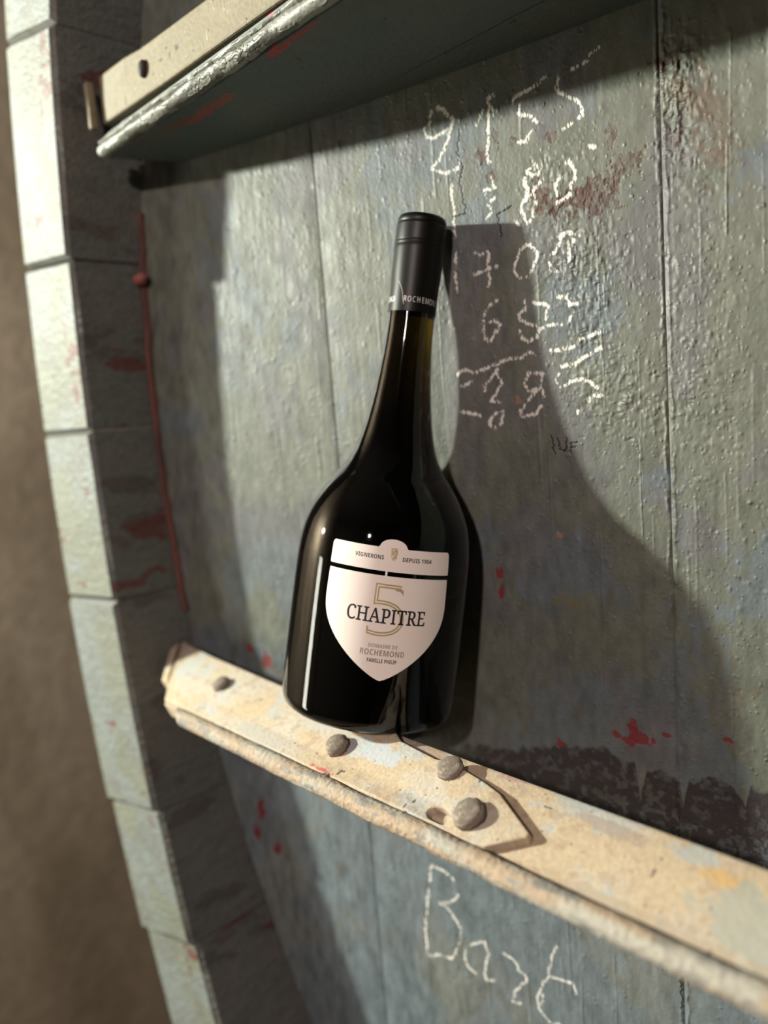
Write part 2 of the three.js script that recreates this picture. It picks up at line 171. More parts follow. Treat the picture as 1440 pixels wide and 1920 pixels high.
// ---------- cask: staves and head boards ----------
const CX = 0.6848, CR = 1.172;                                           // axis of the cask (at camera height) and radius of its head
const zWall = (x) => { if (x > CX) x = 2 * CX - x; return 0.88 * (-0.3948 + 0.245 * (Math.min(x, 0.1144) / 0.88 - 0.13) ** 2); };
const cask = thing('wine_cask', 'huge old wine cask of thick staves, its head of painted boards with chalk sums', 'cask', V(CX, -CR - 0.08, -0.25));
const toCask = (x, y, z) => [x - CX, y + CR + 0.08, z + 0.25];
{
  const joints = [-0.62, -0.4915, -0.347, -0.163, 0.03, 0.21, 0.40, 0.585, 0.77, 0.96, 1.15, 1.34, 1.53, 1.70, 1.862];
  for (let b = 0; b + 1 < joints.length; b++) {
    const xa = Math.max(joints[b], CX - CR + 0.001) + 0.00002, xb = Math.min(joints[b + 1], CX + CR - 0.001) - 0.00002; if (xb - xa < 0.004) continue;
    const cols = [0, 0.0004, 0.0012]; for (let k = 1; k < 14; k++) cols.push(0.0012 + (xb - xa - 0.0024) * k / 14); cols.push(xb - xa - 0.0012, xb - xa - 0.0004, xb - xa);
    const n = cols.length - 1, lift = (hash(b, 3, 5) - 0.5) * 0.0008, ny = 40;
    const g = slab(n, ny, (i, j, s) => {
      const x = xa + cols[i], hh = Math.sqrt(Math.max(0, (CR - 0.001) ** 2 - (x - CX) ** 2)), yb = Math.min(0.18, hh * 0.98), y = j <= 24 ? -hh + (yb + hh) * j / 24 : yb + (hh - yb) * (j - 24) / (ny - 24);
      const drop = i === 0 || i === n ? 0.0005 : i === 1 || i === n - 1 ? 0.00015 : 0;
      return toCask(x, y, zWall(x) + lift - (s ? 0.042 : drop));
    }, (p) => headUV(p[0] + CX, p[1] - CR - 0.08));
    // above the upper bar the boards carry no writing: the plain paint goes on there
    { const P = g.attributes.position, U = g.attributes.uv, lo = [], hi = []; for (let t = 0; t < P.count; t += 3) ((P.getY(t) + P.getY(t + 1) + P.getY(t + 2)) / 3 - CR - 0.08 > 0.18 ? hi : lo).push(t, t + 1, t + 2); for (const v of hi) U.setXY(v, (P.getX(v) + CX) / 0.4, (P.getY(v) - CR) / 0.4); g.setIndex([...lo, ...hi]); g.addGroup(0, lo.length, 0); g.addGroup(lo.length, hi.length, 1); }
    part('head_board', g, [headPaint, plainPaint], cask);
  }
}
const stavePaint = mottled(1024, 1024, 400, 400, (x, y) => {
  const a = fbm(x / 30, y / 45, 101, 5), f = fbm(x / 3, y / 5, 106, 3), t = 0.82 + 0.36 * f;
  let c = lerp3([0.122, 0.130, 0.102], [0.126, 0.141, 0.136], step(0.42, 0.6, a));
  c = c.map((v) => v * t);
  if (y < 290) c = lerp3([0.090, 0.094, 0.084], [0.098, 0.094, 0.082], step(0.4, 0.6, fbm(x / 24, y / 30, 113, 4))).map((v) => v * t);   // inner faces darker: shade put into the colour, with some worn wood
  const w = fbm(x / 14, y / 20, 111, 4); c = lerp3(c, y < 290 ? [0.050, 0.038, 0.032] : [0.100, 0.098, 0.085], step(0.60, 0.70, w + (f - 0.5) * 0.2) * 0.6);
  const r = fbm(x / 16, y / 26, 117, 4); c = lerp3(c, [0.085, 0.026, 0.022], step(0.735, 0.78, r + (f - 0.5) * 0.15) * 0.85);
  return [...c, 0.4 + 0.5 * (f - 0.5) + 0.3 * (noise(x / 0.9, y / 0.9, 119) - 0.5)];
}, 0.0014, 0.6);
{
  // edges between staves, as angles from the -x direction (downwards positive), read where they meet the head
  const ys = [0.46, 0.345, 0.232, 0.1045, -0.001, -0.112, -0.252, -0.338, -0.45, -0.56];
  const ang = ys.map((y) => Math.asin(-y / CR));
  const front = [-0.198, -0.2005, -0.1990, -0.2015, -0.2015, -0.2005, -0.2035, -0.2075, -0.207, -0.206, -0.205];
  const inset = [0.0, 0.0015, 0.002, 0.0, 0.0, 0.0005, 0.0, 0.0, 0.0005, 0, 0];
  const list = []; for (let k = 0; k + 1 < ang.length; k++) list.push([ang[k], ang[k + 1], front[k], inset[k]]);
  const rest = 2 * Math.PI - (ang[ang.length - 1] - ang[0]), m = Math.round(rest / 0.105);
  for (let k = 0; k < m; k++) list.push([ang[ang.length - 1] + rest * k / m, ang[ang.length - 1] + rest * (k + 1) / m, -0.204 + 0.008 * hash(k, 5, 9), 0.003 * hash(k, 7, 9)]);
  list.forEach(([a0, a1, zf, ins], q) => {
    const gap = 0.0003 / CR, n = 5, thick = (q < 3 ? 0.0725 : 0.079) + 0.004 * (hash(q, 2, 13) - 0.5);
    const zs = [0, 0.003, 0.012, 0.05, 0.3, 0.62], pt = (k, r) => { const a = a0 + gap + (a1 - a0 - 2 * gap) * k / n; return [CX - Math.cos(a) * r, -Math.sin(a) * r]; };
    // swept block: rows run along the length, columns around the stave's section
    const sec = []; const bev = 0.0028, rin = CR - ins, rout = CR + thick;
    for (let k = 0; k <= n; k++) sec.push([k, 0]); for (let k = n; k >= 0; k--) sec.push([k, 1]);
    const pos = [], uvs = [], idx = [], S = sec.length;
    zs.forEach((dz, row) => sec.forEach(([k, o], c) => {
      const b = row === 0 ? bev : 0, kk = clamp(k, b ? 0.10 : 0, n - (b ? 0.10 : 0)), j = (hash(q * 31 + c, row, 17) - 0.5) * (row < 3 ? 0.0012 : 0);
      const [x, y] = pt(kk, o ? rout - b : rin + b + j + (k === 0 || k === n ? 0.0012 : 0)); const z = zf - dz + (row === 0 ? (hash(q, c, 19) - 0.5) * 0.0008 : 0);
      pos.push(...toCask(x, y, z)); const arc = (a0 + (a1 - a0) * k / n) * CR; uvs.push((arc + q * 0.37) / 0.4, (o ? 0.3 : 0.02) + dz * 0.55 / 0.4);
    }));
    for (let r = 0; r + 1 < zs.length; r++) for (let c = 0; c < S; c++) { const d = (c + 1) % S, A = r * S + c, B = r * S + d, C = (r + 1) * S + d, D = (r + 1) * S + c; idx.push(A, B, C, A, C, D); }
    const base = pos.length / 3; // end face, a grid between the inner and the outer arc
    for (let i = 0; i <= 3; i++) for (let k = 0; k <= n; k++) { const kk = clamp(k, 0.10, n - 0.10), [x, y] = pt(kk, rin + bev + (rout - rin - 2 * bev) * i / 3); pos.push(...toCask(x, y, zf + (i > 0 && i < 3 ? (hash(q * 7 + k, i, 23) - 0.5) * 0.002 : 0))); uvs.push(((a0 + (a1 - a0) * k / n) * CR + q * 0.37) / 0.4, (0.3 + i * 0.026) / 0.4); }
    for (let i = 0; i < 3; i++) for (let k = 0; k < n; k++) { const A = base + i * (n + 1) + k, B = A + 1, C = A + n + 2, D = A + n + 1; idx.push(A, C, B, A, D, C); }
    const g = new THREE.BufferGeometry(); g.setAttribute('position', new THREE.Float32BufferAttribute(pos, 3)); g.setAttribute('uv', new THREE.Float32BufferAttribute(uvs, 2)); g.setIndex(idx);
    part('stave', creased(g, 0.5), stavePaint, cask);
  });
}

{ // rusty sealing seam where the head meets the staves, and a red plug below the thick stave
  const sealM = mottled(256, 256, 60, 60, (x, y) => { const f = fbm(x / 2.5, y / 2.5, 131, 4), g = step(0.4, 0.6, fbm(x / 7, y / 7, 135, 3)), c = lerp3([0.060, 0.030, 0.022], [0.115, 0.040, 0.028], g); return [c[0] * (0.6 + 0.8 * f), c[1] * (0.6 + 0.8 * f), c[2] * (0.6 + 0.8 * f), f]; }, 0.0008, 0.85);
  const pts = []; for (let y = 0.135; y > -0.13; y -= 0.006) { const r = CR - 0.0026 + (noise(y * 200, 3, 137) - 0.5) * 0.0016, x = CX - Math.sqrt(r * r - y * y); pts.push(new THREE.Vector3(...toCask(x, y, zWall(x) + 0.0006))); }
  part('sealing_seam', new THREE.TubeGeometry(new THREE.CatmullRomCurve3(pts), 120, 0.0027, 8), sealM, cask);
  const pg = new THREE.SphereGeometry(0.005, 20, 14); pg.scale(1.25, 0.75, 0.9); pg.rotateZ(0.25); const px = CX - CR + 0.0095; pg.translate(...toCask(px, 0.0935, zWall(px) + 0.006));
  part('plug', pg, new THREE.MeshStandardMaterial({ color: new THREE.Color(0.26, 0.085, 0.07), roughness: 0.7 }), cask);
}

// ---------- lower crossbar: the ledge the bottle stands on ----------
const TAU = -24 * Math.PI / 180, CT = Math.cos(TAU), ST = Math.sin(TAU);
const LB = [-0.15136, -0.23584];                                        // upper edge (y, z) of its sloping face
const barEnd = 1.80;
const dust = mottled(2048, 512, 500, 100, (x, y) => {                   // x along the bar from -0.5 m, y = 10 mm + distance from its back edge
  const wx = x - 500, s = y - 10, a = fbm(x / 26, y / 22, 201, 5), f = fbm(x / 1.2, y / 1.2, 206, 3), g = fbm(x / 6, y / 5, 208, 4);
  let c = lerp3([0.66, 0.515, 0.345], [0.66, 0.575, 0.46], step(0.38, 0.62, a));
  c = lerp3(c, [0.56, 0.58, 0.56], step(0.56, 0.68, fbm(x / 20, y / 14, 211, 4)) * 0.75);
  c = lerp3(c, [0.42, 0.29, 0.20], step(0.585, 0.72, g) * 0.38);
  const t = 0.84 + 0.32 * f; c = c.map((v) => v * t);
  let h = 0.45 + 0.5 * (f - 0.5) + 0.35 * (g - 0.5);
  const spot = (cx, cs, rx, rs, col, k) => { const d = Math.hypot((wx - cx) / rx, (s - cs) / rs) + (g - 0.5) * 1.6; const m = step(1.05, 0.75, d) * k; if (m > 0) c = lerp3(c, col, m); };
  spot(-252, 16, 12, 5, [0.60, 0.64, 0.68], 0.85); spot(-268, 18, 7, 9, [0.58, 0.62, 0.64], 0.7); spot(-300, 12, 12, 7, [0.6, 0.6, 0.58], 0.6);
  spot(-430, 10, 26, 8, [0.60, 0.60, 0.54], 0.7); spot(-405, 8, 9, 6, [0.64, 0.54, 0.33], 0.6); spot(-330, 32, 24, 5, [0.54, 0.52, 0.46], 0.5); spot(-235, 4, 16, 5, [0.46, 0.28, 0.21], 0.6);
  spot(-100, 9.5, 9, 4, [0.72, 0.47, 0.20], 0.9); spot(-88, 8, 6, 3, [0.66, 0.54, 0.33], 0.7); spot(-85, 20, 20, 12, [0.46, 0.47, 0.40], 0.8); spot(-112, 5, 10, 4, [0.50, 0.55, 0.54], 0.7); spot(-160, 1, 12, 4, [0.50, 0.51, 0.47], 0.6); spot(-120, 34, 40, 4, [0.54, 0.42, 0.29], 0.6);
  spot(-190, 1, 9, 3, [0.54, 0.28, 0.24], 0.6); spot(-275, 35.5, 7, 1.6, [0.66, 0.13, 0.12], 0.95); spot(-143, 7, 14, 3, [0.46, 0.35, 0.28], 0.6);
  const k = noise(x / 2.6, y / 2.6, 221); if (k > 0.955) { c = lerp3(c, [0.06, 0.045, 0.04], 0.8); h -= 0.3; }
  return [...c.map((v) => v * 0.62), h];
}, 0.0004, 0.92);
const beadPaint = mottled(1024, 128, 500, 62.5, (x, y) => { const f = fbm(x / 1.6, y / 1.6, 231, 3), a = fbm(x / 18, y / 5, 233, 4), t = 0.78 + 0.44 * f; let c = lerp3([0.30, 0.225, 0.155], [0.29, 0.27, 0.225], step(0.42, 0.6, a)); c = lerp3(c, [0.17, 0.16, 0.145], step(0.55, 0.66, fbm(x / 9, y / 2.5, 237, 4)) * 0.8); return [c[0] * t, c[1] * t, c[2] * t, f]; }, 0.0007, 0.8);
const dustUV = (x, s) => [(x + 0.5) / 0.5, (s + 0.01) / 0.1];
const ledge = thing('crossbar', 'lower crossbar coated in beige dust, carrying the bottle, with a bolted plate', 'crossbar', V(-0.25, LB[0] - 0.03, LB[1]));
const onLedge = (x, s, n = 0) => [x + 0.25, LB[0] + s * ST + n * CT - (LB[0] - 0.03), s * CT - n * ST];   // along, down-slope to the front, out of the surface
function ledgeExtrude(shape, n0, n1, bevel, holes) {                     // shape in (x, s), from height n0 to n1
  const g = new THREE.ExtrudeGeometry(shape, { depth: n1 - n0 - bevel, bevelEnabled: bevel > 0, bevelThickness: bevel, bevelSize: bevel, bevelOffset: -bevel, bevelSegments: 3, curveSegments: 20 });
  const p = g.attributes.position, u = new Float32Array(p.count * 2);
  for (let i = 0; i < p.count; i++) { const x = p.getX(i), s = p.getY(i), n = p.getZ(i) + n0; const [a, b] = dustUV(x, s); u[2 * i] = a; u[2 * i + 1] = b; p.setXYZ(i, ...onLedge(x, s, n)); }
  g.setAttribute('uv', new THREE.BufferAttribute(u, 2)); const idx = []; for (let i = 0; i < p.count; i += 3) idx.push(i, i + 2, i + 1);
  g.setIndex(idx); const h = g.toNonIndexed(); h.deleteAttribute('normal'); return creased(h, 0.5);
}
const poly = (pts) => { const s = new THREE.Shape(); pts.forEach(([x, y], i) => i ? s.lineTo(x, y) : s.moveTo(x, y)); s.closePath(); return s; };
// profile swept along x: list of [s, n], the left end cut on a slant
function sweep(prof, xs, left, toWorld, uvf, closed = true) {
  const pos = [], uvs = [], idx = [], N = prof.length; let len = [0]; for (let i = 1; i <= N; i++) { const a = prof[i - 1], b = prof[i % N]; len.push(len[i - 1] + Math.hypot(a[0] - b[0], a[1] - b[1])); }
  xs.forEach((t, r) => { for (let c = 0; c <= N; c++) { const [s, n] = prof[c % N], x0 = left(s), x = r === 0 ? x0 : Math.max(t, x0 + r * 0.002); pos.push(...toWorld(x, s, n)); uvs.push(...uvf(x, s, n, len[c])); } });
  for (let r = 0; r + 1 < xs.length; r++) for (let c = 0; c < N; c++) { const A = r * (N + 1) + c, B = A + 1, C = A + N + 2, D = A + N + 1; idx.push(A, B, C, A, C, D); }
  for (const r of [0, xs.length - 1]) { const f = THREE.ShapeUtils.triangulateShape(prof.map((p) => new THREE.Vector2(...p)), []), b = pos.length / 3; prof.forEach(([s, n]) => { const x0 = left(s), x = r === 0 ? x0 : xs[r]; pos.push(...toWorld(x, s, n)); uvs.push(...uvf(x, s, n, 0)); }); for (const [i, j, k] of f) r === 0 ? idx.push(b + i, b + j, b + k) : idx.push(b + i, b + k, b + j); }
  const g = new THREE.BufferGeometry(); g.setAttribute('position', new THREE.Float32BufferAttribute(pos, 3)); g.setAttribute('uv', new THREE.Float32BufferAttribute(uvs, 2)); g.setIndex(idx); return creased(g, 0.6);
}
const barXs = [-0.5]; for (let x = -0.45; x < 0.05; x += 0.008) barXs.push(x); barXs.push(0.2, 0.6, 1.1, barEnd);
const endX = (s) => -0.4680 + s * 1.08;                      // the slanting left end
{
  const flange = sweep([[0.0004, -0.0054], [0.0022, -0.0046], [0.018, -0.0044], [0.0378, -0.0046], [0.0378, -0.014], [0.002, -0.026]], barXs, (s) => endX(s) - 0.004, (x, s, n) => onLedge(x, s, n), (x, s, n, l) => dustUV(x, s));
  part('flange', flange, dust, ledge);
  const bead = []; for (let k = 0; k <= 14; k++) { const a = Math.PI * (1.0 - k / 14 * 1.35); bead.push([0.0421 + 0.0046 * Math.cos(a), -0.0012 + 0.0046 * Math.sin(a)]); } bead.push([0.0380, -0.0080]);
  const wob = (x, q) => (fbm(x * 60, q, 241, 3) - 0.5) * 0.0022;
  const xsb = [-0.5]; for (let x = -0.37; x < 0.05; x += 0.0035) xsb.push(x); xsb.push(0.2, 0.6, 1.1, barEnd);
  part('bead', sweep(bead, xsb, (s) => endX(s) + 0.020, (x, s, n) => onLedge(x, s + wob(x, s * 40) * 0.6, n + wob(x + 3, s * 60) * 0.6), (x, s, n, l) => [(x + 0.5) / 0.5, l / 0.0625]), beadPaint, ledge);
  // block behind the bar that fills the hollow of the head and carries the bottle
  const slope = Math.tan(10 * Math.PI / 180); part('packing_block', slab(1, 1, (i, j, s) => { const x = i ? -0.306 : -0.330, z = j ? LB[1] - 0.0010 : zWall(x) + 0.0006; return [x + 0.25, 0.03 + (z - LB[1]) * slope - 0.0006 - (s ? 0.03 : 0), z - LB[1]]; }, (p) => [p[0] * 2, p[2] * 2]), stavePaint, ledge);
  const plateShape = poly([[-0.4740, -0.0066], [-0.4300, -0.0034], [-0.352, -0.0003], [-0.2600, 0.0006], [-0.2493, 0.0060], [-0.2259, 0.0083], [-0.2161, 0.0072], [-0.1968, 0.0103], [-0.1869, 0.0127], [-0.1655, 0.0238], [-0.1655, 0.0256], [-0.1786, 0.0362], [-0.1845, 0.0370], [-0.4285, 0.0370], [-0.4430, 0.0250]]);
  const hole = new THREE.Path(); hole.absellipse(-0.2045, 0.0322, 0.0060, 0.0036, 0, 2 * Math.PI, true); plateShape.holes.push(hole);
  const plate = part('plate', ledgeExtrude(plateShape, -0.0044, 0.0, 0.0011), dust, ledge);
  const strip = part('end_strip', ledgeExtrude(poly([[-0.4886, -0.0074], [-0.4800, -0.0074], [-0.4440, 0.0252], [-0.4520, 0.0256]]), -0.009, -0.0004, 0.0012), dust, ledge);
  const grime = mottled(256, 256, 40, 40, (x, y) => { const f = fbm(x / 2, y / 2, 261, 4), t = 0.7 + 0.6 * f, g = step(0.5, 0.7, fbm(x / 6, y / 6, 265, 3)); const c = lerp3([0.15, 0.12, 0.095], [0.25, 0.20, 0.15], g); return [c[0] * t, c[1] * t, c[2] * t, f]; }, 0.0002, 0.85);
  const prof = [[0.0001, 0.0062], [0.003, 0.0060], [0.0052, 0.0052], [0.0063, 0.0038], [0.0066, 0.0022], [0.0066, 0.0], [0.0, 0.0]].reverse().map((p) => new THREE.Vector2(...p));
  const headG = new THREE.LatheGeometry(prof, 28);
  const bolts = [[-0.3945, 0.0138, 0.80, 0.75, 0.1], [-0.2784, 0.0219, 0.90, 0.85, -0.25], [-0.2148, 0.0110, 0.92, 0.55, -0.2], [-0.1917, 0.0272, 1.04, 0.85, 0.2]];
  bolts.forEach(([x, s, sc, h, tilt], i) => {
    const g = headG.clone(), p = g.attributes.position; for (let k = 0; k < p.count; k++) { const w = 1 + (noise(p.getX(k) * 900, p.getZ(k) * 900 + i * 9, 271) - 0.5) * 0.14; p.setXYZ(k, p.getX(k) * w, p.getY(k), p.getZ(k) * w); } g.computeVertexNormals();
    const m = part('bolt', g, grime, plate); m.scale.set(sc, h, sc); m.position.set(...onLedge(x, s, -0.0001)); m.rotation.set(-TAU, 0, tilt * 0.4);
  });
  // splinters of dried paint lifting along the bead
  const chipM = new THREE.MeshStandardMaterial({ color: 0x6e6a62, roughness: 0.8 });
  for (const [x, s, l, a] of [[-0.2740, 0.0385, 0.007, 0.3], [-0.2715, 0.0390, 0.006, 0.9], [-0.2201, 0.0450, 0.005, 0.2]]) { const g = new THREE.ConeGeometry(0.0009, l, 5); const m = part('paint_splinter', g, chipM, ledge); m.position.set(...onLedge(x, s, 0.0008)); m.rotation.set(1.2, a, 0.5); }
}

// ---------- upper crossbar ----------
const UY = 0.1584, UZ = -0.2195, USEAM = -0.2893;
const upper = thing('crossbar', 'upper crossbar overhead with a tan face, a chipped white bead and a dark green underside', 'crossbar', V(-0.25, UY, -0.26));
const toUp = (x, y, z) => [x + 0.25, y - UY, z + 0.26];
const teal = mottled(2048, 512, 500, 125, (x, y) => {
  const wx = x - 500, wz = -y - 200, f = fbm(x / 2.2, y / 2.2, 301, 3), a = fbm(x / 30, y / 24, 304, 4), t = 0.85 + 0.3 * f;
  let c = lerp3([0.050, 0.072, 0.066], [0.062, 0.074, 0.064], step(0.4, 0.6, a)).map((v) => v * t), h = 0.5 + 0.3 * (f - 0.5);
  const spot = (cx, cz, rx, rz, col, k) => { const d = Math.hypot((wx - cx) / rx, (wz - cz) / rz) + (fbm(x / 5, y / 4, 307, 4) - 0.5) * 1.1; const m = step(1.0, 0.8, d) * k; if (m > 0) { c = lerp3(c, col, m); h -= 0.2 * m; } };
  spot(-362, -233, 26, 4.2, [0.20, 0.045, 0.035], 0.85); spot(-385, -229, 16, 4, [0.12, 0.05, 0.04], 0.6); spot(-288, -224.5, 8, 3, [0.26, 0.02, 0.025], 0.95); spot(-272, -223.5, 14, 1.6, [0.22, 0.02, 0.025], 0.9); spot(-460, -236, 9, 6, [0.2, 0.02, 0.03], 0.9);
  if (noise(x / 3.2, y / 3.2, 311) > 0.965) { c = c.map((v) => v * 0.35); h -= 0.2; }
  return [...c, h];
}, 0.0008, 0.55);
const tan = mottled(1024, 128, 500, 62.5, (x, y) => {
  const f = fbm(x / 1.5, y / 1.5, 321, 3), a = fbm(x / 22, y / 14, 325, 4), t = 0.82 + 0.36 * f; let c = lerp3([0.150, 0.122, 0.070], [0.175, 0.146, 0.092], step(0.4, 0.6, a)).map((v) => v * t), h = 0.5 + 0.4 * (f - 0.5);
  const k = noise(x / 2.1, y / 3.6, 327); if (k > 0.95) { c = [0.035, 0.03, 0.028]; h -= 0.3; } else if (k < 0.03) { c = [0.36, 0.34, 0.28]; h += 0.2; } return [...c, h];
}, 0.0007, 0.7);
const chipped = mottled(2048, 256, 500, 62.5, (x, y) => {
  const f = fbm(x / 1.6, y / 1.0, 331, 3), a = fbm(x / 11, y / 3.2, 335, 4), t = 0.85 + 0.3 * f; const m = step(0.46, 0.53, a + (f - 0.5) * 0.25); let c = lerp3([0.080, 0.080, 0.066], [0.175, 0.180, 0.152], m).map((v) => v * t);
  return [...c, 0.2 + 0.45 * m + 0.4 * (f - 0.5)];
}, 0.0007, 0.5);
{
  const xs = [-0.5]; for (let x = -0.45; x < 0.05; x += 0.01) xs.push(x); xs.push(0.3, 0.9, barEnd);
  const prism = (prof, left, uvf, xx = xs) => sweep(prof.map(([y, z]) => [z, y]), xx, left, (x, z, y) => toUp(x, y, z), uvf);
  const left = (z) => -0.4545 + (UZ - z) * 0.35;
  // flat flange seen from below, then a filler scribed to the hollow of the head
  part('flange', prism([[UY, -0.2215], [UY, USEAM], [UY + 0.014, USEAM], [UY + 0.014, -0.2215]], left, (x, z, y) => [(x + 0.5) / 0.5, (-z - 0.2) / 0.125]), teal, upper);
  const fillG = slab(40, 1, (i, j, s) => { const x = -0.40 + (i / 40) ** 1.6 * 2.1, z = j ? Math.min(USEAM - 0.0009, zWall(x) + 0.012) : zWall(x) + 0.0005; return toUp(x, UY + (s ? 0.018 : -0.0003), Math.max(z, zWall(x) + 0.0004)); }, (p) => [(p[0] - 0.25 + 0.9) / 0.5, (-(p[2] - 0.26) - 0.2) / 0.125]);
  const fillFine = sweep([[0, 0], [1, 0], [1, 0.018], [0, 0.018]], (() => { const a = [-0.345]; for (let x = -0.335; x < 0.05; x += 0.01) a.push(x); a.push(0.3, 0.9, 1.2); return a; })(), () => -0.345, (x, s, n) => { const w = zWall(x) + 0.0006, f = Math.max(w + 0.0002, USEAM - 0.0011); return toUp(x, UY - 0.0002 + n, s ? f : w); }, (x, s, n) => [(x + 0.2) / 0.5, (s * 0.03 + 0.062 + n) / 0.125]);
  part('filler_strip', fillFine, teal, upper);
  // web behind the face
  part('web', prism([[UY + 0.0145, -0.2265], [UY + 0.0145, USEAM], [0.1885, USEAM], [0.1885, -0.2265]], (z) => -0.458, (x, z, y) => [(x + 0.5) / 0.5, y / 0.125]), teal, upper);
  // bead along the lower front edge: two rounded ridges
  const beadProf = [[0.1592, -0.2214], [0.1583, -0.2192]]; for (let k = 0; k <= 8; k++) { const a = -1.2 + k / 8 * 2.5; beadProf.push([0.1619 + 0.0036 * Math.sin(a), -0.2188 + 0.0046 * Math.cos(a)]); } for (let k = 0; k <= 6; k++) { const a = -1.0 + k / 6 * 2.2; beadProf.push([0.1669 + 0.0018 * Math.sin(a), -0.2196 + 0.0036 * Math.cos(a)]); } beadProf.push([0.1688, -0.2214]);
  const xb = [-0.5]; for (let x = -0.452; x < 0.05; x += 0.0035) xb.push(x); xb.push(0.3, 0.9, barEnd);
  const wob = (x, q) => (fbm(x * 70, q, 341, 3) - 0.5) * 0.0016;
  part('bead', sweep(beadProf.map(([y, z]) => [z, y]), xb, () => -0.4555, (x, z, y) => toUp(x, y + wob(x, y * 300), z + wob(x + 4, y * 500)), (x, z, y, l) => [(x + 0.5) / 0.5, l / 0.0625]), chipped, upper);
  // tan face plate above the groove
  const face = poly([[-0.4560, 0.1780], [-0.38, 0.1757], [-0.295, 0.1742], [-0.2, 0.1722], [0.1, 0.1715], [barEnd, 0.1715], [barEnd, 0.1885], [0.1, 0.1885], [-0.25, 0.1925], [-0.336, 0.1975], [-0.402, 0.2005], [-0.422, 0.2028], [-0.4545, 0.2040]]);
  const fg = new THREE.ExtrudeGeometry(face, { depth: 0.0045, bevelEnabled: true, bevelThickness: 0.0012, bevelSize: 0.0012, bevelOffset: -0.0012, bevelSegments: 2 });
  fg.translate(0.25, -UY, -0.2262 + 0.26); const plate = part('face_plate', reuv(fg, (x, y) => [(x + 0.25) / 0.5, y / 0.0625]), tan, upper);
  part('end_strip', reuv(new RoundedBoxGeometry(0.0048, 0.0262, 0.005, 3, 0.0012).translate(-0.4592 + 0.25, 0.1880 - UY, -0.2160 + 0.26), (x, y) => [x / 0.5, y / 0.0625]), tan, upper);
  const bg = new THREE.LatheGeometry([[0, 0], [0.0042, 0], [0.0042, 0.002], [0.0030, 0.0034], [0.0001, 0.0038]].map((p) => new THREE.Vector2(...p)), 20); bg.rotateX(Math.PI / 2);
  const bm = part('bolt', bg, new THREE.MeshStandardMaterial({ color: 0x2c2726, roughness: 0.7 }), plate); bm.scale.set(0.62, 1.05, 1); bm.rotation.z = -0.3; bm.position.set(...toUp(-0.3992, 0.1888, -0.2208));
}

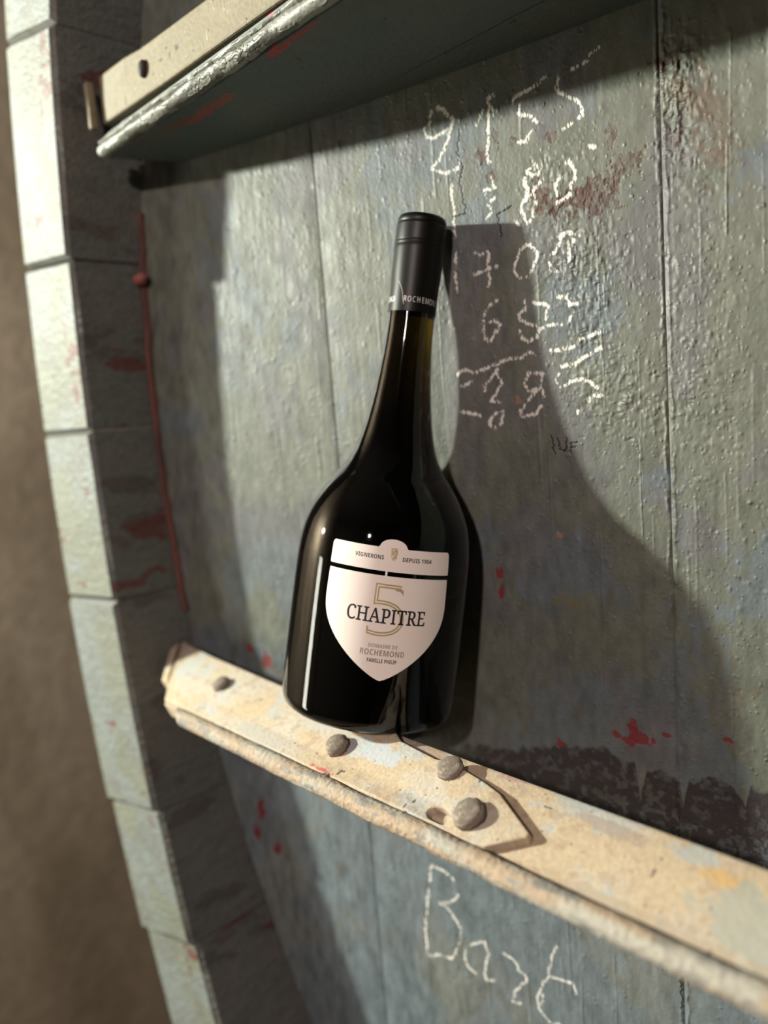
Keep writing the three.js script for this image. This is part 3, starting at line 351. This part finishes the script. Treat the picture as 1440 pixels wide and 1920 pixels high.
// ---------- the bottle ----------
const BP = [-0.2942, -0.1537, -0.2493], bs = 5.4 * Math.PI / 180, bt = 10 * Math.PI / 180;
const axis = new THREE.Vector3(Math.sin(bs), Math.cos(bt) * Math.cos(bs), -Math.sin(bt) * Math.cos(bs));
const bottle = thing('wine_bottle', 'dark wine bottle with a cream shield label and black capsule leaning on the cask head', 'bottle', V(...BP));
bottle.quaternion.setFromUnitVectors(new THREE.Vector3(0, 1, 0), axis);
{
  const glass = new THREE.MeshPhysicalMaterial({ color: 0xffffff, roughness: 0.03, transmission: 1, ior: 1.5, thickness: 0.09, attenuationColor: new THREE.Color(0.26, 0.215, 0.03), attenuationDistance: 0.0075, specularIntensity: 1 });
  const ctrl = [[0.0446, 0.0055], [0.0447, 0.025], [0.0446, 0.05], [0.0443, 0.070], [0.0437, 0.083], [0.0421, 0.0935], [0.0396, 0.1015], [0.0357, 0.1095], [0.0309, 0.1170], [0.0262, 0.1232], [0.0225, 0.1292], [0.0199, 0.1355], [0.0176, 0.1445], [0.0153, 0.157], [0.0134, 0.172], [0.0122, 0.186], [0.01175, 0.198], [0.0116, 0.215], [0.0116, 0.2475]];
  const curve = new THREE.SplineCurve(ctrl.map((p) => new THREE.Vector2(...p))), pts = [];
  for (const [r, y] of [[0.0001, 0.009], [0.012, 0.0084], [0.024, 0.0052], [0.031, 0.0018], [0.0355, 0.0003], [0.039, 0.0001], [0.0418, 0.0008], [0.0437, 0.0026]]) pts.push(new THREE.Vector2(r, y));
  pts.push(...curve.getPoints(150)); pts.push(new THREE.Vector2(0.0001, 0.2476));
  part('glass', new THREE.LatheGeometry(pts, 128), glass, bottle);
  // capsule
  const W = 1536, Hh = 1024, cv = document.createElement('canvas'); cv.width = W; cv.height = Hh; const c = cv.getContext('2d');
  c.fillStyle = '#0c0b09'; c.fillRect(0, 0, W, Hh);
  const cx = (deg) => ((deg % 360 + 360) % 360) / 360 * W, cy = (mm) => Hh * (1 - (mm - 201.5) / 50);
  for (let q = 0; q < 3; q++) {
    c.fillStyle = '#d8d2cc'; c.textAlign = 'center'; c.textBaseline = 'alphabetic'; c.font = '76px sans-serif';
    'ROCHEMOND'.split('').forEach((ch, k) => { c.save(); c.translate(cx(25.6 + q * 120 + k * 10.9), cy(206.1)); c.scale(0.76, 1); c.fillText(ch, 0, 0); c.restore(); });
    c.strokeStyle = '#aca79a'; c.lineWidth = 5; c.lineCap = 'round'; for (const sh of [0, W]) { c.beginPath(); const x0 = cx(2.1 + q * 120); if (x0 > W * 0.9 && !sh) { /* wraps */ } const o = sh && x0 < W * 0.9 ? W * 9 : 0; c.moveTo(x0 - sh + o, cy(215.9)); c.quadraticCurveTo(x0 + 62 - sh + o, cy(212.5), x0 + 70 - sh + o, cy(209)); c.quadraticCurveTo(x0 + 74 - sh + o, cy(207), x0 + 92 - sh + o, cy(204.8)); c.stroke(); }
  }
  const ct = new THREE.CanvasTexture(cv); ct.colorSpace = THREE.SRGBColorSpace; ct.wrapS = THREE.RepeatWrapping; ct.anisotropy = 8;
  const cap = new THREE.MeshPhysicalMaterial({ map: ct, roughness: 0.42, metalness: 0.0, specularIntensity: 0.45 });
  const cp = [[0.01185, 0.2018], [0.01205, 0.2018], [0.01205, 0.2155], [0.0124, 0.2200], [0.0125, 0.2325], [0.0125, 0.2339], [0.0122, 0.2342], [0.0122, 0.2346], [0.0125, 0.2349], [0.0125, 0.2357], [0.0122, 0.2360], [0.0122, 0.2364], [0.0125, 0.2367], [0.01245, 0.2440], [0.01235, 0.2447], [0.0119, 0.2450], [0.0119, 0.2455], [0.0122, 0.2459], [0.0121, 0.2475], [0.0112, 0.2488], [0.0088, 0.2494], [0.0001, 0.2496]].map((p) => new THREE.Vector2(...p));
  const cg = new THREE.LatheGeometry(cp, 96), cpos = cg.attributes.position, cuv = cg.attributes.uv; for (let i = 0; i < cpos.count; i++) cuv.setY(i, (cpos.getY(i) * 1000 - 201.5) / 50);
  part('capsule', cg, cap, bottle).userData.label = 'black capsule with pale lettering';
  // paper labels
  const P0 = 11.4, P1 = 90.4, T0 = 26.5, T1 = 94.5, LW = 1024, LH = 1120;
  const lx = (deg) => (deg - P0) / (P1 - P0) * LW, tl = (deg) => -0.0165 * (deg - 51), ly = (mm, deg = 51) => LH * (1 - (mm + tl(deg) - T0) / (T1 - T0));
  const mk = () => { const k = document.createElement('canvas'); k.width = LW; k.height = LH; return k; };
  const la = mk(), a = la.getContext('2d'), lb = mk(), b = lb.getContext('2d');
  a.fillStyle = '#e9ddd4'; a.fillRect(0, 0, LW, LH); b.fillStyle = 'rgb(0,150,0)'; b.fillRect(0, 0, LW, LH);
  for (let k = 0; k < 9000; k++) { a.fillStyle = rnd() < 0.5 ? 'rgba(255,250,245,0.10)' : 'rgba(190,175,165,0.10)'; a.fillRect(rnd() * LW, rnd() * LH, 2 + rnd() * 3, 2 + rnd() * 3); }
  const text = (s, d0, d1, mm, hmm, font, fill, foil, alpha = 1) => { for (const [g, col] of [[a, fill], ...(foil ? [[b, 'rgb(0,95,170)']] : [])]) { g.save(); g.font = `${font.w ?? ''} 100px ${font.f}`; const w = g.measureText(s).width, x0 = lx(d0), x1 = lx(d1), hp = hmm / (T1 - T0) * LH; g.translate(x0, ly(mm, (d0 + d1) / 2) ); g.rotate(Math.atan2(-(tl(d1) - tl(d0)) / (T1 - T0) * LH, x1 - x0)); g.scale((x1 - x0) / w, hp / 72); g.globalAlpha = alpha; g.fillStyle = col; g.textBaseline = 'alphabetic'; g.fillText(s, 0, 0); if (font.stroke) { g.strokeStyle = col; g.lineWidth = font.stroke; g.strokeText(s, 0, 0); } g.restore(); } };
  const ink = '#17121a', sans = { w: 'bold', f: 'sans-serif' };
  text('VIGNERONS', 28.1, 45.9, 83.9, 1.9, sans, ink); text('DEPUIS 1904', 57.0, 76.4, 83.9, 1.9, sans, ink);
  // crest: a small rampant beast drawn in gold strokes
  for (const [g, col, al] of [[a, '#c9b184', 1], [b, 'rgb(0,95,150)', 1]]) { g.save(); g.strokeStyle = col; g.fillStyle = col; g.lineWidth = 7; g.lineCap = 'round'; const ox = lx(51.9), oy = ly(86.9); g.translate(ox, oy); const L = (p) => { g.beginPath(); p.forEach(([x, y], i) => i ? g.lineTo(x, y) : g.moveTo(x, y)); g.stroke(); };
    g.lineWidth = 3; g.beginPath(); g.moveTo(-28, -42); g.lineTo(28, -42); g.lineTo(28, 10); g.quadraticCurveTo(26, 40, 0, 58); g.quadraticCurveTo(-26, 40, -28, 10); g.closePath(); g.globalAlpha = 0.45; g.fill(); g.globalAlpha = 1; g.lineWidth = 6;
    L([[-14, -34], [6, -38], [16, -26], [2, -18], [-12, -6], [4, 4], [16, 16], [4, 30], [-10, 44]]); L([[-2, -16], [20, -12]]); L([[-8, 2], [-20, 12]]); L([[4, 26], [20, 36]]); L([[16, 4], [24, -4], [20, -20]]); L([[-22, -30], [-18, -8]]); g.restore(); }
  // big gold numeral with a light line inside
  for (const [g, cA, cB] of [[a, '#cdb68b', '#f3e9d6'], [b, 'rgb(0,90,110)', 'rgb(0,120,60)']]) { g.save(); const px = (d) => lx(d), py = (m, d) => ly(m, d); g.lineJoin = 'miter'; g.lineCap = 'butt';
    const path = () => { g.beginPath(); g.moveTo(px(58.6), py(71.6, 58)); g.lineTo(px(44.2), py(71.8, 44)); g.lineTo(px(44.0), py(63.9, 44)); g.bezierCurveTo(px(50), py(64.6, 50), px(60.4), py(63.6, 60), px(60.6), py(56.5, 60)); g.bezierCurveTo(px(60.4), py(50.5, 60), px(51), py(47.9, 51), px(40.6), py(50.0, 41)); };
    path(); g.strokeStyle = cA; g.lineWidth = 33; g.stroke(); path(); g.strokeStyle = cB; g.lineWidth = 9; g.stroke();
    g.fillStyle = cA; g.beginPath(); g.moveTo(px(55), py(70.7, 58)); g.lineTo(px(59.8), py(70.6, 58)); g.lineTo(px(60.0), py(67.6, 58)); g.quadraticCurveTo(px(59), py(70.2, 58), px(55), py(70.0, 58)); g.fill(); g.beginPath(); g.rect(px(40.1), py(52.4, 41), 14, 44); g.fill(); g.restore(); }
  text('CHAPITRE', 26.9, 75.9, 54.9, 6.7, { f: 'serif', stroke: 2.6 }, ink);
  text('DOMAINE DE', 42.2, 60.2, 43.0, 1.75, sans, '#b9ada6', true, 0.9); text('ROCHEMOND', 37.6, 64.8, 39.4, 2.7, sans, '#b5a39a', true, 0.9); text('FAMILLE PHILIP', 42.4, 60.4, 36.0, 1.8, { w: 'bold', f: 'sans-serif' }, ink);
  const lt = new THREE.CanvasTexture(la); lt.colorSpace = THREE.SRGBColorSpace; lt.anisotropy = 8; const lm = new THREE.CanvasTexture(lb);
  const paper = new THREE.MeshStandardMaterial({ map: lt, roughnessMap: lm, metalnessMap: lm, roughness: 1, metalness: 1, side: THREE.DoubleSide });
  const radius = (mm) => { const y = mm / 1000; for (let i = 8; i + 1 < pts.length; i++) if (pts[i].y <= y && pts[i + 1].y >= y) { const t = (y - pts[i].y) / (pts[i + 1].y - pts[i].y || 1); return pts[i].x + t * (pts[i + 1].x - pts[i].x); } return 0.0446; };
  const sheet = (nx, ny, F) => slab(nx, ny, (i, j, s) => { const [deg, mm] = F(i / nx, j / ny), m2 = mm + tl(deg), r = radius(m2) + (s ? 0.00003 : 0.00022), p = deg * Math.PI / 180; return [r * Math.sin(p), m2 / 1000, r * Math.cos(p)]; }, (p) => [(Math.atan2(p[0], p[2]) * 180 / Math.PI - P0) / (P1 - P0), (p[1] * 1000 - T0) / (T1 - T0)]);
  const mid = 51.2, half = 39.2;
  const bandTop = (d) => { const k = Math.abs(d) / half, arc = Math.abs(d) < 8.6 ? 89.4 + 3.9 * Math.sqrt(Math.max(0, 1 - (d / 8.6) ** 2)) : 0; let e = 89.3; const edge = half - Math.abs(d); if (edge < 1.8) e -= 1.3 * (1 - Math.sqrt(1 - (1 - edge / 1.8) ** 2)); return Math.max(e, arc); };
  part('label_band', sheet(120, 6, (u, v) => { const d = (u - 0.5) * 2 * half * (0.994 + 0.006 * v), b0 = 78.5 + (half - Math.abs(d) < 0.8 ? 0.3 : 0); return [mid + d, b0 + (bandTop(d) - b0) * v]; }), paper, bottle);
  part('label_shield', sheet(64, 64, (u, v) => { const y = 27.3 + 49.1 * v, k = v, w = half * (k > 0.62 ? 1.0 - 0.018 * ((k - 0.72) / 0.28) ** 2 * (k > 0.72 ? 1 : 0.5) : 0); const lo = half * 0.996 * Math.pow(Math.sin(Math.PI / 2 * clamp(k / 0.70)), 0.80) ; return [mid + (u - 0.5) * 2 * (k > 0.70 ? half * (1 - 0.012 * ((k - 0.70) / 0.3) ** 2) : lo), y]; }), paper, bottle);
  part('label_link', sheet(2, 2, (u, v) => [mid - 2.9 + 1.3 * (u - 0.5), 76.2 + 2.6 * v]), paper, bottle);
}

// ---------- cellar ----------
const earth = mottled(1024, 1024, 1500, 1500, (x, y) => { const a = fbm(x / 160, y / 420, 401, 5), f = fbm(x / 14, y / 14, 406, 4), t = 0.75 + 0.5 * f, c = lerp3([0.150, 0.108, 0.074], [0.200, 0.148, 0.108], step(0.36, 0.64, a)); return [c[0] * t, c[1] * t, c[2] * t, f]; }, 0.0012, 0.95);
const lowBounce = mottled(256, 256, 1500, 1500, (x, y) => { const a = fbm(x / 160, y / 260, 421, 5); return [0.035 + 0.03 * a, 0.030 + 0.026 * a, 0.026 + 0.022 * a, a]; }, 0.006, 0.95);  // unseen walls and ceiling kept dark to cut bounced light
const room = { x0: -1.52, x1: 2.7, y0: 0, y1: 3.1, z0: -1.7, z1: 2.2 };
function wallBox(name, x0, x1, y0, y1, z0, z1, mat = lowBounce) { const g = new THREE.BoxGeometry(x1 - x0, y1 - y0, z1 - z0); g.translate((x0 + x1) / 2, (y0 + y1) / 2, (z0 + z1) / 2); reuv(g, (x, y, z, nx, ny, nz) => Math.abs(ny) > 0.5 ? [x / 1.5, z / 1.5] : Math.abs(nx) > 0.5 ? [z / 1.5, y / 1.5] : [x / 1.5, y / 1.5]); struct(name, g, mat); }
{ const { x0, x1, y0, y1, z0, z1 } = room, t = 0.15;
  wallBox('floor', x0 - t, x1 + t, y0 - t, y0, z0 - t, z1 + t, earth); wallBox('ceiling', x0 - t, x1 + t, y1, y1 + t, z0 - t, z1 + t);
  wallBox('wall_left', x0 - t, x0, y0, y1, z0 - t, z1 + t, earth); wallBox('wall_right', x1, x1 + t, y0, y1, z0 - t, z1 + t);
  wallBox('wall_back', x0, x1, y0, y1, z0 - t, z0); wallBox('wall_front', x0, x1, y0, y1, z1, z1 + t); }

// ---------- lamps and an added tube light (outside the frame) ----------
function glow(color, k) { return new THREE.MeshStandardMaterial({ color: 0x111111, emissive: color, emissiveIntensity: k, roughness: 0.4 }); }
const metal = new THREE.MeshStandardMaterial({ color: 0x3a3a38, roughness: 0.5, metalness: 0.7 });
function bulbLamp(name, label, pos, color, cd, radius, glowK) {
  const t = thing(name, label, 'lamp', pos);
  part('bulb', new THREE.SphereGeometry(radius, 24, 16), glow(color, glowK), t);
  part('socket', new THREE.CylinderGeometry(0.014, 0.016, 0.05, 20).translate(0, radius + 0.024, 0), metal, t);
  part('cable', new THREE.CylinderGeometry(0.003, 0.003, room.y1 - pos.y - radius - 0.049, 8).translate(0, (room.y1 - pos.y + radius + 0.049) / 2, 0), metal, t);
  const l = new THREE.PointLight(color, cd, 0, 2); l.position.set(0, 0, 0); l.castShadow = true; l.shadow.radius = radius / 0.02; l.shadow.mapSize.set(1024, 1024); t.add(l); return t;
}
bulbLamp('hanging_lamp', 'small bare lamp hanging on a cable close to the cask rim, outside the picture', LAMP_A, LAMP_A_COLOR, LAMP_A_CD, 0.028, 60);
bulbLamp('hanging_lamp', 'warm bare bulb hanging on a cable in front of the cask, behind the camera', LAMP_B, LAMP_B_COLOR, LAMP_B_CD, 0.02, 220);
{  // added light, out of view: gives the bottle its streak and some low fill
  const dir = V(-0.30, -0.05, -0.24).sub(ADDED_TUBE).setY(0).normalize();
  const t = thing('added_tube_light', 'added upright tube light on a post, unseen, making the streak on the bottle', 'lamp', new THREE.Vector3(ADDED_TUBE.x, 0, ADDED_TUBE.z));
  t.rotation.y = Math.atan2(dir.x, dir.z);
  part('diffuser', new THREE.BoxGeometry(TUBE_W, TUBE_LEN, 0.004).translate(0, ADDED_TUBE.y, 0.004), glow(TUBE_COLOR, 12), t);
  part('housing', new RoundedBoxGeometry(TUBE_W + 0.02, TUBE_LEN + 0.04, 0.03, 3, 0.006).translate(0, ADDED_TUBE.y, -0.0135), metal, t);
  part('post', new THREE.CylinderGeometry(0.012, 0.012, ADDED_TUBE.y - TUBE_LEN / 2 - 0.02, 16).translate(0, (ADDED_TUBE.y - TUBE_LEN / 2 - 0.02) / 2, -0.0135), metal, t);
  const l = new THREE.RectAreaLight(TUBE_COLOR, TUBE_L, TUBE_W, TUBE_LEN); l.position.set(0, ADDED_TUBE.y, 0.0075); l.rotation.y = Math.PI; t.add(l);
}

const renderer = new THREE.WebGLRenderer();
renderer.toneMapping = THREE.LinearToneMapping; renderer.toneMappingExposure = EXPOSURE; renderer.shadowMap.enabled = true;
renderer.render(scene, camera);
